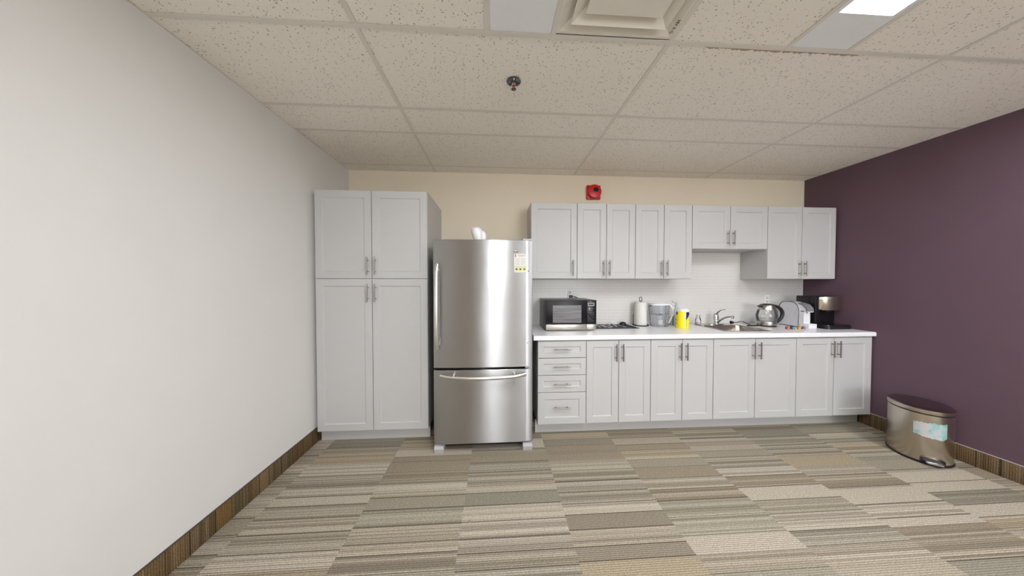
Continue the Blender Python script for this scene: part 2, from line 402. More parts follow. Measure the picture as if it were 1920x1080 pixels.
text('handwriting', 'D 8 AH', .85, 19.1, 70.6, CH+.0, paint('marker_ink', (95, 90, 95), .7), t, 'ceiling', -math.pi/2)
# sprinkler
t = thing('fire_sprinkler', 'small chrome fire sprinkler head with red bulb hanging from ceiling tile', 'sprinkler', (-10.2, 55.0, CH))
MB().lathe(-10.2, 55, [(1.65, CH+.0), (1.7, CH-.1), (1.4, CH-.24), (.85, CH-.1), (.5, CH-.05)], 32).build('escutcheon', paint('sprinkler_cup', (112, 112, 118), .2, metal=1), t)
m = MB(); m.lathe(-10.2, 55, [(.42, CH), (.45, CH-.5), (.3, CH-.6)], 16)
m.tube([(-10.65, 55, CH-.5), (-10.7, 55, CH-1.1), (-10.2, 55, CH-1.7)], .09); m.tube([(-9.75, 55, CH-.5), (-9.7, 55, CH-1.1), (-10.2, 55, CH-1.7)], .09); m.build('frame', CHROME, t)
MB().tube([(-10.2, 55, CH-.6), (-10.2, 55, CH-1.6)], .13).build('bulb', RED, t)
MB().lathe(-10.2, 55, [(.1, CH-1.6), (.2, CH-1.7), (.62, CH-1.8), (.62, CH-1.86), (.1, CH-1.88)], 20).build('deflector', NICK, t)

# ---------------------------------------------------------------- cabinets
def rect(x0, x1, z0, z1, i, d): return [(x0+i, d, z0+i), (x1-i, d, z0+i), (x1-i, d, z1-i), (x0+i, d, z1-i)]
def panel(name, parent, x0, x1, z0, z1, dface, stile=2.35, th=.72):
    g = .10; x0 += g; x1 -= g; z0 += g; z1 -= g
    m = MB(); m.loft([rect(x0, x1, z0, z1, 0, dface-th), rect(x0, x1, z0, z1, 0, dface-.05), rect(x0, x1, z0, z1, .05, dface),
                      rect(x0, x1, z0, z1, stile, dface), rect(x0, x1, z0, z1, stile+.28, dface-.30), ], (True, True))
    return m.build(name, CAB, parent, sharp=15)
def handle_v(door, x, z0, z1, d):
    m = MB(); m.tube([(x, d+1.15, z0), (x, d+1.15, z1)], .23)
    for z in (z0+1.15, z1-1.15): m.tube([(x, d-.02, z), (x, d+1.15, z)], .17)
    m.build('handle', NICK, door)
def handle_h(door, x0, x1, z, d):
    m = MB(); m.tube([(x0, d+1.15, z), (x1, d+1.15, z)], .23)
    for x in (x0+1.15, x1-1.15): m.tube([(x, d-.02, z), (x, d+1.15, z)], .17)
    m.build('handle', NICK, door)
DF, UF = 24.75, 13.0
gB = 'grey base cabinets under the worktop'
def carcass_open(t, x0, x1, z0, z1, d0, d1):
    m = MB(); e = .02
    m.box(x0+e, x0+.7, d0, d1, z0, z1); m.box(x1-.7, x1-e, d0, d1, z0, z1); m.box(x0+.7, x1-.7, d0, d0+.3, z0, z1)
    m.box(x0+.7, x1-.7, d0+.3, d1, z0, z0+.7); m.box(x0+.7, x1-.7, d1-.7, d1, z1-1, z1)
    m.build('carcass', CAB, t)
def base_cab(x0, x1, doors, label):
    t = thing('base_cabinet', label, 'cabinet', ((x0+x1)/2, 12, 0), gB)
    carcass_open(t, x0, x1, 4.65, 35.0, .1, DF-.78)
    xm = (x0+x1)/2
    box('toe_kick', CAB, t, x0+.01, x1-.01, 20.4, 21.2, 0.02, 4.64)
    a = panel('door', t, x0, xm, 4.65, 34.75, DF); handle_v(a, xm-1.2, 27.25, 33.5, DF)
    b = panel('door', t, xm, x1, 4.65, 34.75, DF); handle_v(b, xm+1.25, 27.25, 33.5, DF)
    if x1 > 129: box('filler_strip', CAB, t, x1, x1+.38, DF-.8, DF-.1, 4.65, 34.95)
t = thing('drawer_cabinet', 'pale grey base cabinet with four stacked drawers, right of the fridge', 'cabinet', (9, 12, 0))
carcass_open(t, .35, 18, 4.65, 35.0, .1, DF-.78)
box('toe_kick', CAB, t, 0, 17.99, 20.4, 21.2, .02, 4.64)
for z0, z1, hz in ((28.6, 34.75, 31.75), (22.4, 28.6, 25.5), (16.2, 22.4, 19.25), (4.65, 16.2, 10.85)):
    dr = panel('drawer', t, .35, 18, z0, z1, DF, stile=1.95 if z1-z0 < 8 else 2.35); handle_h(dr, 5.8, 12.1, hz, DF)
base_cab(18, 42, 2, 'pale grey two-door base cabinet directly right of the four drawers')
base_cab(42, 66, 2, 'pale grey two-door base cabinet between the drawer side cabinet and the sink cabinet')
base_cab(66, 98.8, 2, 'pale grey wide two-door base cabinet below the sink')
base_cab(98.8, 129.4, 2, 'pale grey two-door base cabinet at the purple wall end')

gU = 'grey wall cabinets above the worktop'
def wall_cab(x0, x1, z0, z1, n, label, hz):
    t = thing('wall_cabinet', label, 'cabinet', ((x0+x1)/2, 6, z0), gU)
    box('carcass', CAB, t, x0+.02, x1-.02, .32, UF-.76, z0, z1)
    if n == 1:
        a = panel('door', t, x0, x1, z0, z1, UF); handle_v(a, x1-1.8, hz, hz+6.2, UF)
    else:
        xm = (x0+x1)/2
        a = panel('door', t, x0, xm, z0, z1, UF); handle_v(a, xm-1.25, hz, hz+6.2, UF)
        b = panel('door', t, xm, x1, z0, z1, UF); handle_v(b, xm+1.15, hz, hz+6.2, UF)
ZT = 87.37
wall_cab(-.6, 18, 57.13, ZT, 1, 'pale grey single-door wall cabinet beside the fridge, above the microwave', 58.35)
wall_cab(18, 42, 57.13, ZT, 2, 'pale grey narrow two-door wall cabinet just below the red alarm', 58.35)
wall_cab(42, 66, 57.13, ZT, 2, 'pale grey narrow two-door wall cabinet left of the short one', 58.35)
wall_cab(66, 98.8, 69.47, ZT, 2, 'short pale grey two-door wall cabinet above the sink', 70.85)
wall_cab(98.8, 129.5, 57.13, ZT, 2, 'tall pale grey two-door wall cabinet against the purple wall', 58.35)

# pantry
t = thing('pantry_cabinet', 'tall pale grey four-door pantry cabinet in the left corner by the fridge', 'cabinet', (-56.8, 12, 0))
box('carcass', CAB, t, -75.5, -38.1, .1, DF-.76, 4.5, 86.95)
box('toe_kick', CAB, t, -75.9, -38.2, 21.0, 21.8, .02, 4.49)
box('filler_strip', CAB, t, -76.6, -75.52, 21.5, 22.3, 5.2, 86.9)
for x0, x1, s in ((-75.5, -56.8, -1), (-56.8, -38.05, 1)):
    a = panel('door', t, x0, x1, 56.95, 86.95, DF); handle_v(a, -56.8+s*1.25, 58.2, 64.35, DF)
    a = panel('door', t, x0, x1, 4.5, 56.95, DF); handle_v(a, -56.8+s*1.25, 49.0, 55.15, DF)

# worktop with sink cut-out
SX0, SX1, SD0, SD1 = 74.2, 93.5, 2.6, 21.0
C0, C1 = 35.2, 36.73
m = MB(); cx0, cx1 = -1.2, 130.28
m.box(cx0, SX0+.6, .32, 25.1, C0, C1); m.box(SX1-.6, cx1, .32, 25.1, C0, C1); m.box(SX0+.6, SX1-.6, SD1-.6, 25.1, C0, C1); m.box(SX0+.6, SX1-.6, .32, SD0+.6, C0, C1)
n = 9; prof = [(25.1, C1)]+[(25.1+.42*math.sin(a), C1-.42+.42*math.cos(a)) for a in [math.pi/2*i/6 for i in range(1, 7)]]+[(25.52, C0), (25.1, C0)]
m.loft([[(cx0, d, z) for d, z in prof], [(cx1, d, z) for d, z in prof]])
tag(m.build('worktop', COUNT, org=(64, 12, C0)), 'long white laminate worktop running over the grey base cabinets', 'worktop')

# ---------------------------------------------------------------- fridge
fx0, fx1 = -34.65, -2.45
t = thing('refrigerator', 'stainless steel bottom-freezer refrigerator between the pantry and the drawers', 'refrigerator', ((fx0+fx1)/2, 16, 0))
box('body', DARKG, t, fx0+.35, fx1-.2, 2, 28.6, 2.2, 69.3, bev=.15)
def fdoor(name, z0, z1, x0=fx0, x1=fx1):
    poly = [(x0+.1, 28.9)]
    N = 28
    for i in range(N+1):
        u = i/N; e = min(u, 1-u)*(x1-x0)
        rnd = .35*(1-math.sqrt(max(0, 1-(1-min(e, .35)/.35)**2)))
        poly.append((x0+u*(x1-x0), 31.75+.5*math.sin(math.pi*u)-rnd))
    poly.append((x1-.1, 28.9))
    m = MB(); ins = [(x0+(x1-x0)*.5+(a-(x0+x1)/2)*.997, d if d < 29 else d-.08) for a, d in poly]
    m.loft([[(a, d, z0) for a, d in ins], [(a, d, z0+.1) for a, d in poly], [(a, d, z1-.12) for a, d in poly], [(a, d, z1) for a, d in ins]])
    return m.build(name, SSF, t, sharp=30)
d1 = fdoor('fridge_door', 27.95, 69.45); d2 = fdoor('freezer_drawer', 3.1, 27.2)
box('door_gasket', BLK, d1, fx0+.5, fx1-.3, 28.6, 28.95, 28.1, 69.2); box('door_gasket', BLK, d2, fx0+.5, fx1-.3, 28.6, 28.95, 3.3, 27.1)
# bowed handles
m = MB(); m.tube([(-33.15, 33.2, 61.4), (-33.15, 34.3, 58), (-33.15, 34.9, 48), (-33.1, 34.3, 38), (-33.05, 33.2, 34.2)], .52, seg=10, smooth=True, flat=.55)
for z in (59.8, 35.8): m.tube([(-33.1, 31.6, z), (-33.1, 33.8, z)], .35)
m.build('handle', SSH, d1)
m = MB(); m.tube([(-32.3, 33.3, 25.9), (-28, 34.6, 25.6), (-18.5, 35.4, 25.4), (-9, 34.6, 25.6), (-4.7, 33.3, 25.9)], .5, seg=10, smooth=True, flat=.6, flip=True)
for x in (-28.2, -8.6): m.tube([(x, 31.9, 25.8), (x, 34.3, 25.7)], .4)
m.build('handle', SSH, d2)
box('hinge_cover', GREYP, t, -5.6, -2.3, 27.2, 30.4, 69.5, 70.2, bev=.15)
box('middle_hinge', GREYP, t, -4.8, -2.5, 28.9, 31.2, 27.25, 27.85, bev=.08)
MB().disc_d(-7.8, 65.8, [(1.0, 32.03), (.95, 32.15), (.5, 32.22)], 28).build('badge', paint('badge_metal', (120, 120, 118), .25, metal=.9), d1).scale = (1, 1, 1)
# flatten the badge into an oval
bd = [o for o in bpy.data.objects if o.name == 'badge'][0]
cz = 65.8*I
for v in bd.data.vertices: v.co.z = cz+(v.co.z-cz)*.32
box('magnet_dot', BLK, t, -4.05, -3.7, 31.78, 31.84, 59.2, 59.55)
box('screw_cap', BLK, t, -4.3, -3.9, 31.78, 31.84, 35.65, 35.9)
box('base_grille', BLK, t, fx0+3, fx1-3, 26.5, 29.0, .8, 3.0)
box('grille_lip', GREYP, t, fx0+3.2, fx1-3.2, 29.0, 29.4, 1.5, 2.5)
for x0 in (fx0+.05, fx1-3.15):
    m = MB(); f = lambda a, b, c: (c, a, b)
    m.prism([(25, .02), (31.6, .02), (31.9, 1.3), (31.6, 2.2), (29.2, 2.9), (25, 2.9)], x0, x0+3.1, f); m.build('foot', GREYP, t, sharp=20)
# paper notice on the door (a magnet sheet)
px0, px1, pz0, pz1, pd = -8.55, -4.45, 58.95, 64.95, 32.08
nt = thing('notice_sheet', 'white printed notice with three green round pictures stuck on the fridge door', 'notice', ((px0+px1)/2, pd, pz0))
def tilted(m): return m
INK = paint('print_grey', (120, 120, 126), .8); INKR = paint('print_red', (170, 40, 40), .8); INKG = paint('print_green', (85, 105, 35), .8); INKY = paint('print_yellow', (212, 208, 160), .8)
NM = WHITEP
box('sheet', WHITED, nt, px0, px1, pd-.16, pd-.02, pz0, pz1)
m = MB(); m.box(px0+.3, px0+.62, pd-.02, pd, pz1-1.0, pz1-.2); m.box(px0+1.1, px1-.5, pd-.02, pd, pz1-.55, pz1-.42); m.build('heading', INKR, nt)
m = MB(); m.box(px0+1.3, px1-.8, pd-.02, pd, pz1-.9, pz1-.82)
for i in range(9):
    z = pz1-1.5-i*.27; m.box(px0+.35, px0+1.85, pd-.02, pd-.008, z, z+.05); m.box(px0+2.15, px1-.35-random.uniform(0, .5), pd-.02, pd-.008, z, z+.05)
m.build('printed_lines', INK, nt)
m = MB(); m.box(px0+.15, px1-.15, pd-.02, pd-.005, pz0+.35, pz0+1.75); m.build('yellow_band', INKY, nt)
m = MB(); m.box(px0+.15, px1-.15, pd-.018, pd, pz0+1.78, pz0+1.86)
for i in range(3): m.disc_d(px0+.75+i*1.28, pz0+1.02, [(.36, pd-.01), (.34, pd+.004)], 20)
m.build('round_pictures', INKG, nt)
# on top of the fridge
FT = 69.31
jx, jd = -20.3, 25
t = thing('jug', 'white rounded ceramic jug standing on top of the fridge', 'jug', (jx, jd, FT))
MB().lathe(jx, jd, [(.9, FT), (1.35, FT+.1), (1.6, FT+1.2), (1.95, FT+2.8), (2.05, FT+4.0), (1.8, FT+4.9), (1.2, FT+5.4), (.1, FT+5.55)], 36, shift=lambda z: (-.32*(z-FT)*.55, 0)).build('body', WHITEP, t)
MB().tube([(jx+.2, jd, FT+4.1), (jx+1.2, jd, FT+3.5), (jx+1.65, jd, FT+2.3), (jx+1.3, jd, FT+.85), (jx+.5, jd, FT+.6)], [.5, .85, .9, .75, .4], smooth=True).build('handle', WHITEP, t)
tag(MB().lathe(-14.9, 22, [(3.0, FT), (3.1, FT+.5), (2.6, FT+1.2), (.5, FT+1.7), (.1, FT+1.75)], 32).build('bowl_lid', paint('pale_plastic', (205, 200, 192), .4), org=(-14.9, 22, FT)), 'low pale round lid lying on the fridge beside the white jug', 'lid')

# ---------------------------------------------------------------- alarm and outlets
t = thing('fire_alarm', 'red square fire alarm horn with dark round lens on the wall above cabinets', 'alarm', (28.95, 0, 95.7))
box('back_plate', RED, t, 25.9, 32.0, .02, 1.3, 92.7, 98.8, bev=.12)
MB().disc_d(28.95, 95.75, [(3.05, 1.3), (3.1, 2.3), (2.8, 2.8), (1.3, 3.05)], 40).build('horn_cover', RED, t)
MB().disc_d(29.2, 96.1, [(1.05, 3.0), (1.05, 3.3), (.75, 3.35), (.7, 3.1), (.35, 3.1), (.3, 3.4), (.1, 3.45)], 24).build('strobe_lens', BLKG, t)
def outlet(x, z, label):
    t = thing('wall_outlet', label, 'outlet', (x, .3, z))
    box('cover_plate', WHITEP, t, x-1.1, x+1.1, .3, .5, z-2.2, z+2.2, bev=.06)
    for dz in (-.85, .85): box('socket', paint('socket_grey', (190, 190, 188), .5), t, x-.6, x+.6, .5, .56, z+dz-.6, z+dz+.6, bev=.03)
outlet(18.7, 50.3, 'white wall outlet on the tiles just above the microwave')
outlet(112.2, 47.6, 'white wall outlet on the tiles behind the glass kettle')
t = thing('power_plug', 'dark plug in the outlet just above the microwave', 'plug', (18.9, .6, 49.4))
box('plug_body', BLK, t, 18.2, 19.6, .57, 1.5, 49.0, 50.1, bev=.15)
MB().tube([(19.4, 1.1, 49.5), (20.4, 1.15, 49.45), (21.4, .9, 49.1), (22.1, .75, 48.95)], .14, smooth=True).build('cord', DARKG, t)

# ---------------------------------------------------------------- microwave
X0, X1, D0, D1, Z0, Z1 = 4.95, 24.85, .7, 16.0, C1+.35, 48.75
t = thing('microwave', 'black microwave oven with a steel strip below its door, beside the fridge', 'microwave', ((X0+X1)/2, 8, C1))
box('body', paint('microwave_case', (112, 108, 106), .35, metal=.6), t, X0, X1, D0, D1-1.2, Z0, Z1, bev=.1)
xs = 21.0
dr = MB().box(X0, xs-.04, D1-1.2, D1, Z0+2.2, Z1, bev=.06).build('door', BLKG, t)
def winmat():
    g = G('microwave_window'); p, x, y, z = g.pos(); n = g.noise(g.xyz(g.math('MULTIPLY', x, .8), 0, g.math('MULTIPLY', z, 14)), 4, 2)
    g.l(g.ramp(n, [(.3, s2l((84, 82, 86))), (.7, s2l((116, 113, 116)))]), g.b.inputs['Base Color']); g.b.inputs['Roughness'].default_value = .25; return g.m
box('window', winmat(), dr, 7.6, 18.9, D1, D1+.02, 39.9, 46.75)
text('lettering', 'Inverter', .5, 6.3, D1+.02, 39.35, GREYP, dr)
text('lettering', 'Genius', .3, 22.6, D1+.01, 48.2, GREYP, t)
box('lower_trim', SSM, dr, X0, xs-.04, D1-1.0, D1+.05, Z0, Z0+2.15, bev=.05)
text('lettering', 'Panasonic', .42, 14.0, D1+.07, Z0+1.25, DARKG, dr)
cp = MB().box(xs+.04, X1, D1-1.2, D1, Z0+2.2, Z1, bev=.06).build('control_panel', BLKG, t)
m = MB(); m.box(21.5, 24.0, D1, D1+.03, 46.5, 47.7); m.build('display_frame', GREYP, cp)
box('display', BLK, cp, 21.75, 23.75, D1+.03, D1+.05, 46.72, 47.48)
m = MB()
for r in range(8):
    for c in range(4):
        if r == 7 or (r+c) % 5 != 4: m.box(21.5+c*.68, 21.5+c*.68+.38, D1, D1+.02, 40.5+r*.68, 40.5+r*.68+.16)
m.disc_d(22.1, 45.4, [(.45, D1), (.42, D1+.03)], 20); m.build('keypad_marks', paint('keypad_grey', (128, 128, 132), .6), cp)
box('release_button', SSM, t, xs+.04, X1, D1-1.0, D1+.05, Z0, Z0+2.15, bev=.05)
m = MB()
for i in range(6): m.box(X0-.03, X0+.05, 11.0-.1*i, 12.6-.1*i, 40.3+i*1.12, 40.95+i*1.12, bev=.0)
m.build('vent_slots', BLK, t)
for x in (X0+1.2, X1-1.2):
    for d in (D0+1.5, D1-2.2): MB().lathe(x, d, [(.5, C1+.01), (.45, Z0+.02)], 12).build('foot', BLK, t)

# ---------------------------------------------------------------- drying mat and cutlery
mt = paint('mat_charcoal', (72, 72, 78), .9, bump=.5, scale=60)
tag(MB().box(26.3, 44.4, .9, 12.3, C1, C1+.22, bev=.08).build('drying_mat', mt, org=(35, 7, C1)), 'charcoal dish drying mat on the worktop right of the microwave', 'mat')
MZ = C1+.23
def along(p, q, z):
    (x0, d0), (x1, d1) = p, q; L = math.hypot(x1-x0, d1-d0); ux, ud = (x1-x0)/L, (d1-d0)/L
    return L, lambda a, b, c: (x0+ux*a-ud*b, d0+ud*a+ux*b, z+c)
def cutlery(kind, p, q, label, z=MZ, lift=.0):
    L, f = along(p, q, z); m = MB(); n = 14
    def strip(prof, th=.07, arch=.25):
        rings = []
        for a, wv in prof:
            h = arch*math.sin(math.pi*min(1, a/L))
            rings.append([f(a, -wv, h), f(a, wv, h), f(a, wv, h+th), f(a, -wv, h+th)])
        m.loft(rings)
    if kind == 'fork':
        strip([(L, .38), (L*.8, .3), (L*.5, .15), (L*.33, .13), (L*.28, .42), (L*.2, .46)])
        for b in (-.36, -.12, .12, .36): m.loft([[f(L*.2, b-.06, .14), f(L*.2, b+.06, .14), f(L*.2, b+.06, .22), f(L*.2, b-.06, .22)], [f(0, b-.03, .05), f(0, b+.03, .05), f(0, b+.03, .11), f(0, b-.03, .11)]])
    elif kind == 'spoon':
        strip([(L, .38), (L*.8, .3), (L*.5, .15), (L*.3, .14), (L*.26, .4), (L*.18, .66), (L*.08, .6), (L*.02, .3)])
    else:
        strip([(L, .36), (L*.75, .36), (L*.5, .24), (L*.46, .34), (L*.1, .36), (0, .05)], .09, .05)
    tag(m.build(kind, SSH, org=(p[0], p[1], z)), label, kind, 'cutlery drying on the charcoal mat')
cutlery('fork', (27.6, 2.4), (29.2, 9.2), 'steel fork on the drying mat nearest the microwave')
cutlery('spoon', (29.4, 2.6), (31.2, 9.8), 'steel spoon on the drying mat beside the fork by the microwave')
cutlery('knife', (31.4, 3.2), (32.8, 11.6), 'steel knife lying furthest forward on the drying mat')
cutlery('fork', (33.0, 2.6), (34.4, 9.2), 'steel fork in the middle of the drying mat')
cutlery('spoon', (35.8, 1.8), (36.7, 8.4), 'steel spoon just left of the white scoop on the drying mat')
cutlery('knife', (38.9, 3.6), (39.8, 9.6), 'steel knife beside the black ladle on the drying mat')
t = thing('scoop', 'small white plastic scoop at the back of the drying mat', 'scoop', (38.3, 2.4, MZ))
MB().lathe(38.2, 2.3, [(.7, MZ), (1.2, MZ+.2), (1.4, MZ+1.0), (1.32, MZ+1.0), (1.1, MZ+.3), (.1, MZ+.15)], 24, cap=(True, False)).build('cup', WHITEP, t)
MB().tube([(37.1, 2.8, MZ+.9), (35.9, 3.6, MZ+.6), (35.0, 4.2, MZ+.12)], .14, smooth=True).build('handle', WHITEP, t)
t = thing('ladle', 'black plastic ladle resting bowl-up on the right of the drying mat', 'ladle', (41.8, 4, MZ))
MB().lathe(41.6, 3.4, [(1.55, MZ+.05), (1.5, MZ+.5), (1.2, MZ+.95), (.7, MZ+1.25), (.05, MZ+1.35)], 28).build('bowl', BLK, t)
MB().tube([(41.7, 4.5, MZ+.9), (42.0, 6, MZ+.45), (42.4, 8, MZ+.3), (42.9, 11.5, MZ+.2)], [.22, .22, .35, .42], smooth=True, flat=.5).build('handle', BLK, t)

# ---------------------------------------------------------------- paper towel
tx, td = 49.2, 4.2
t = thing('paper_towel_holder', 'black wire paper towel holder with loop top on the worktop', 'holder', (tx, td, C1))
ring = [(tx+3.35*math.cos(a), td+3.1*math.sin(a), C1+.16) for a in [2*math.pi*i/40 for i in range(41)]]
MB().tube(ring, .16, 8).tube([(tx-3.3, td, C1+.16), (tx+3.3, td, C1+.16)], .14, 8).build('base_ring', BLK, t)
m = MB(); m.tube([(tx, td, C1+.2), (tx, td, 47.7)], .13, 8)
m.tube([(tx-.55, td, 47.5), (tx-.6, td, 48.6), (tx-.3, td, 49.3), (tx+.3, td, 49.3), (tx+.6, td, 48.6), (tx+.55, td, 47.5), (tx-.55, td, 47.5)], .15, 8); m.build('pole', BLK, t)
MB().tube([(tx-3.3, td, C1+.2), (tx-3.3, td, 41.7)], .12, 8).build('side_rod', BLK, t)
MB().lathe(tx, td, [(.75, C1+.42), (2.6, C1+.40), (2.66, C1+.6), (2.5, 46.9), (2.4, 47.1), (.75, 47.1), (.75, C1+.42)], 40, cap=(False, False)).build('roll', WHITED, None, org=(tx, td, C1+.4))
tag(bpy.data.objects['roll'], 'white paper towel roll standing on the black wire holder', 'paper towel')
bpy.data.objects['roll'].name = 'paper_towel_roll'

# ---------------------------------------------------------------- water pitcher
qx, qd = 55.7, 7.3
t = thing('water_pitcher', 'clear plastic filter pitcher with white lid and handle beside the paper towel', 'pitcher', (qx, qd, C1))
def rrect(cx, cd, hx, hd, z, p=4, n=36): return [(cx+hx*abs(math.cos(a))**(2/p)*(1 if math.cos(a) > 0 else -1), cd+hd*abs(math.sin(a))**(2/p)*(1 if math.sin(a) > 0 else -1), z) for a in [2*math.pi*i/n for i in range(n)]]
m = MB(); m.loft([rrect(qx+.1, qd, 3.1, 1.9, C1+.02), rrect(qx+.1, qd, 3.4, 2.1, C1+.35), rrect(qx, qd, 3.7, 2.4, C1+6), rrect(qx-.2, qd, 4.0, 2.55, 46.0)], (True, False)); m.build('body', PITCH, t)
m = MB(); m.loft([rrect(qx+.5, qd, 1.2, 1.0, C1+3), rrect(qx+.5, qd, 1.3, 1.1, C1+4.6), rrect(qx+.3, qd, 3.2, 2.1, C1+5.2), rrect(qx-.0, qd, 3.5, 2.2, 45.9)], (True, False)); m.build('reservoir', thin_glass('reservoir_plastic', (.93, .95, .98), .1, .12), t)
MB().lathe(qx+.5, qd, [(1.0, C1+.9), (1.1, C1+3.0)], 20).build('filter', WHITEP, t)
m = MB(); m.loft([rrect(qx-.2, qd, 4.05, 2.6, 46.0), rrect(qx-.2, qd, 4.05, 2.6, 46.35), rrect(qx+.1, qd, 3.2, 2.2, 46.75)]); m.build('lid', WHITEP, t)
m = MB(); m.loft([[(qx-4.0, qd-1, 45.2), (qx-4.0, qd+1, 45.2), (qx-3.8, qd+1.2, 46.4), (qx-3.8, qd-1.2, 46.4)], [(qx-4.7, qd-.5, 46.4), (qx-4.7, qd+.5, 46.4), (qx-4.7, qd+.6, 46.7), (qx-4.7, qd-.6, 46.7)]]); m.build('spout', PITCH, t)
MB().tube([(qx+3.2, qd, 46.3), (qx+4.9, qd, 45.7), (qx+6.1, qd, 43.8), (qx+6.2, qd, 42.0), (qx+5.3, qd, 40.0), (qx+4.2, qd, 38.2), (qx+3.2, qd, 37.9)], [.5, .5, .45, .4, .35, .32, .3], smooth=True, flat=.9).build('handle', WHITEP, t)

# ---------------------------------------------------------------- wipes canister, soap, tub, bottle
kx, kd, kr = 63.3, 11.5, 2.4
def cang(u, cx, cd):                         # angle on a can: 0 faces the room's left front, positive to the right
    return math.atan2(120.7-cd, -14.5-cx)-u
def arc(m, cx, cd, r, u0, u1, z0, z1, n=14, ztop=None, zbot=None):
    rows = []
    for k in range(n+1):
        u = u0+(u1-u0)*k/n; a = cang(u, cx, cd)
        zt_ = ztop(k/n) if ztop else z1; zb_ = zbot(k/n) if zbot else z0
        rows.append([(cx+r*math.cos(a), cd+r*math.sin(a), zb_), (cx+r*math.cos(a), cd+r*math.sin(a), zt_), (cx+(r-.04)*math.cos(a), cd+(r-.04)*math.sin(a), zt_), (cx+(r-.04)*math.cos(a), cd+(r-.04)*math.sin(a), zb_)])
    m.loft(rows)
YEL = paint('label_yellow', (246, 226, 20), .4); BLU = paint('label_blue', (14, 30, 140), .4); PUR = paint('label_violet', (70, 55, 140), .4)
t = thing('wipes_canister', 'bright yellow wipes canister with blue label patch and white lid by the sink', 'canister', (kx, kd, C1))
MB().lathe(kx, kd, [(kr-.1, C1+.02), (kr, C1+.15), (kr, 43.6), (kr-.1, 43.8)], 40).build('can', YEL, t)
MB().lathe(kx, kd, [(kr-.05, 43.8), (kr-.05, 44.3), (kr-.5, 44.8), (1.2, 45.1), (.1, 45.15)], 40).build('lid', WHITEP, t)
m = MB(); arc(m, kx, kd, kr+.05, .52, 1.25, 0, 0, ztop=lambda k: 43.55, zbot=lambda k: 40.2+2.4*k); m.build('blue_patch', BLU, t)
m = MB(); arc(m, kx, kd, kr+.05, .42, .52, C1+.3, 43.6, n=4); m.build('white_stripe', WHITEP, t)
m = MB(); arc(m, kx, kd, kr+.06, .50, .56, C1+.3, 40.4, n=4); m.build('dark_stripe', DARKG, t)
m = MB(); arc(m, kx, kd, kr+.05, -1.35, -.75, 0, 0, ztop=lambda k: 43.4, zbot=lambda k: 42.2+.5*abs(k-.4)); m.build('violet_patch', PUR, t)
BRN = paint('label_brown', (120, 80, 50), .5)
for z in (39.9, 38.2): m = MB(); arc(m, kx, kd, kr+.05, -1.45, -1.15, z, z+.6, n=4); m.build('side_mark', BRN, t)
t = thing('soap_bottle', 'clear pump bottle with pale green nozzle behind the yellow canister', 'bottle', (65.0, 5, C1))
MB().lathe(65.0, 5.2, [(1.5, C1+.02), (1.55, C1+5), (1.3, C1+6.3), (.55, C1+7.4), (.5, C1+8.2)], 28).build('bottle', BOTG, t)
GP = paint('pump_green', (176, 190, 184), .4)
m = MB(); m.lathe(65.9-.9, 5, [(.65, C1+8.0), (.65, C1+9.0), (.3, C1+9.1), (.25, C1+10)], 20); m.tube([(65.3, 5, C1+10), (64.2, 5, C1+10.25), (63.0, 5, C1+10.75)], [.45, .38, .28]); m.build('pump', GP, t)
t = thing('plastic_tub', 'white plastic tub standing behind the yellow canister', 'tub', (67.3, 2.1, C1))
m = MB(); m.loft([rrect(67.3, 2.1, 4.2, 1.3, C1+.02), rrect(67.3, 2.1, 4.5, 1.45, C1+3.9)]); m.build('body', thin_glass('tub_plastic', (.9, .92, .95), .1, .75), t)
m = MB(); m.loft([rrect(67.3, 2.1, 4.6, 1.5, C1+3.9), rrect(67.3, 2.1, 4.6, 1.5, C1+4.2)]); m.build('rim', WHITEP, t)
# the tub sits behind the pump bottle

t = thing('glass_jar', 'small clear glass jar with pale base at the sink corner', 'jar', (75.6, 4, 36.95))
MB().lathe(75.6, 4.4, [(.95, 36.95), (1.1, 37.1), (1.12, 39.2), (.75, 40.2), (.7, 41.2), (.62, 41.2), (.66, 40.2), (1.0, 39.1)], 24, cap=(True, False)).build('body', GLASS, t)
MB().lathe(75.6, 4.4, [(.9, 37.05), (.95, 37.9), (.1, 37.95)], 24).build('contents', paint('jar_contents', (205, 190, 178), .6), t)

# ---------------------------------------------------------------- sink and faucet
t = thing('sink', 'stainless steel drop-in sink set into the white worktop', 'sink', ((SX0+SX1)/2, 12, C1))
def rr(x0, x1, d0, d1, z, r, n=6):
    pts = []
    for (cx, cd, a0) in ((x1-r, d1-r, 0), (x0+r, d1-r, 90), (x0+r, d0+r, 180), (x1-r, d0+r, 270)):
        for i in range(n+1):
            a = math.radians(a0+90*i/n); pts.append((cx+r*math.cos(a), cd+r*math.sin(a), z))
    return pts
b0, b1, e0, e1 = SX0+1.1, SX1-1.1, SD0+4.3, SD1-1.0
m = MB(); m.loft([rr(SX0, SX1, SD0, SD1, C1+.01, 1.2), rr(SX0+.08, SX1-.08, SD0+.08, SD1-.08, C1+.16, 1.2), rr(SX0+.4, SX1-.4, SD0+.4, SD1-.4, C1+.18, 1.1),
                  rr(b0-.15, b1+.15, e0-.15, e1+.15, C1+.13, 2.0), rr(b0, b1, e0, e1, C1-.15, 2.0), rr(b0+.3, b1-.3, e0+.3, e1-.3, C1-6, 2.0), rr(b0+1, b1-1, e0+1, e1-1, C1-6.9, 2.0)], (False, True))
m.build('basin', SSK, t)
MB().lathe((b0+b1)/2, (e0+e1)/2, [(1.7, C1-6.88), (1.6, C1-6.8), (.1, C1-6.82)], 24).build('drain', CHROME, t)
hx, hd, hz = 83.9, 4.6, C1+.17
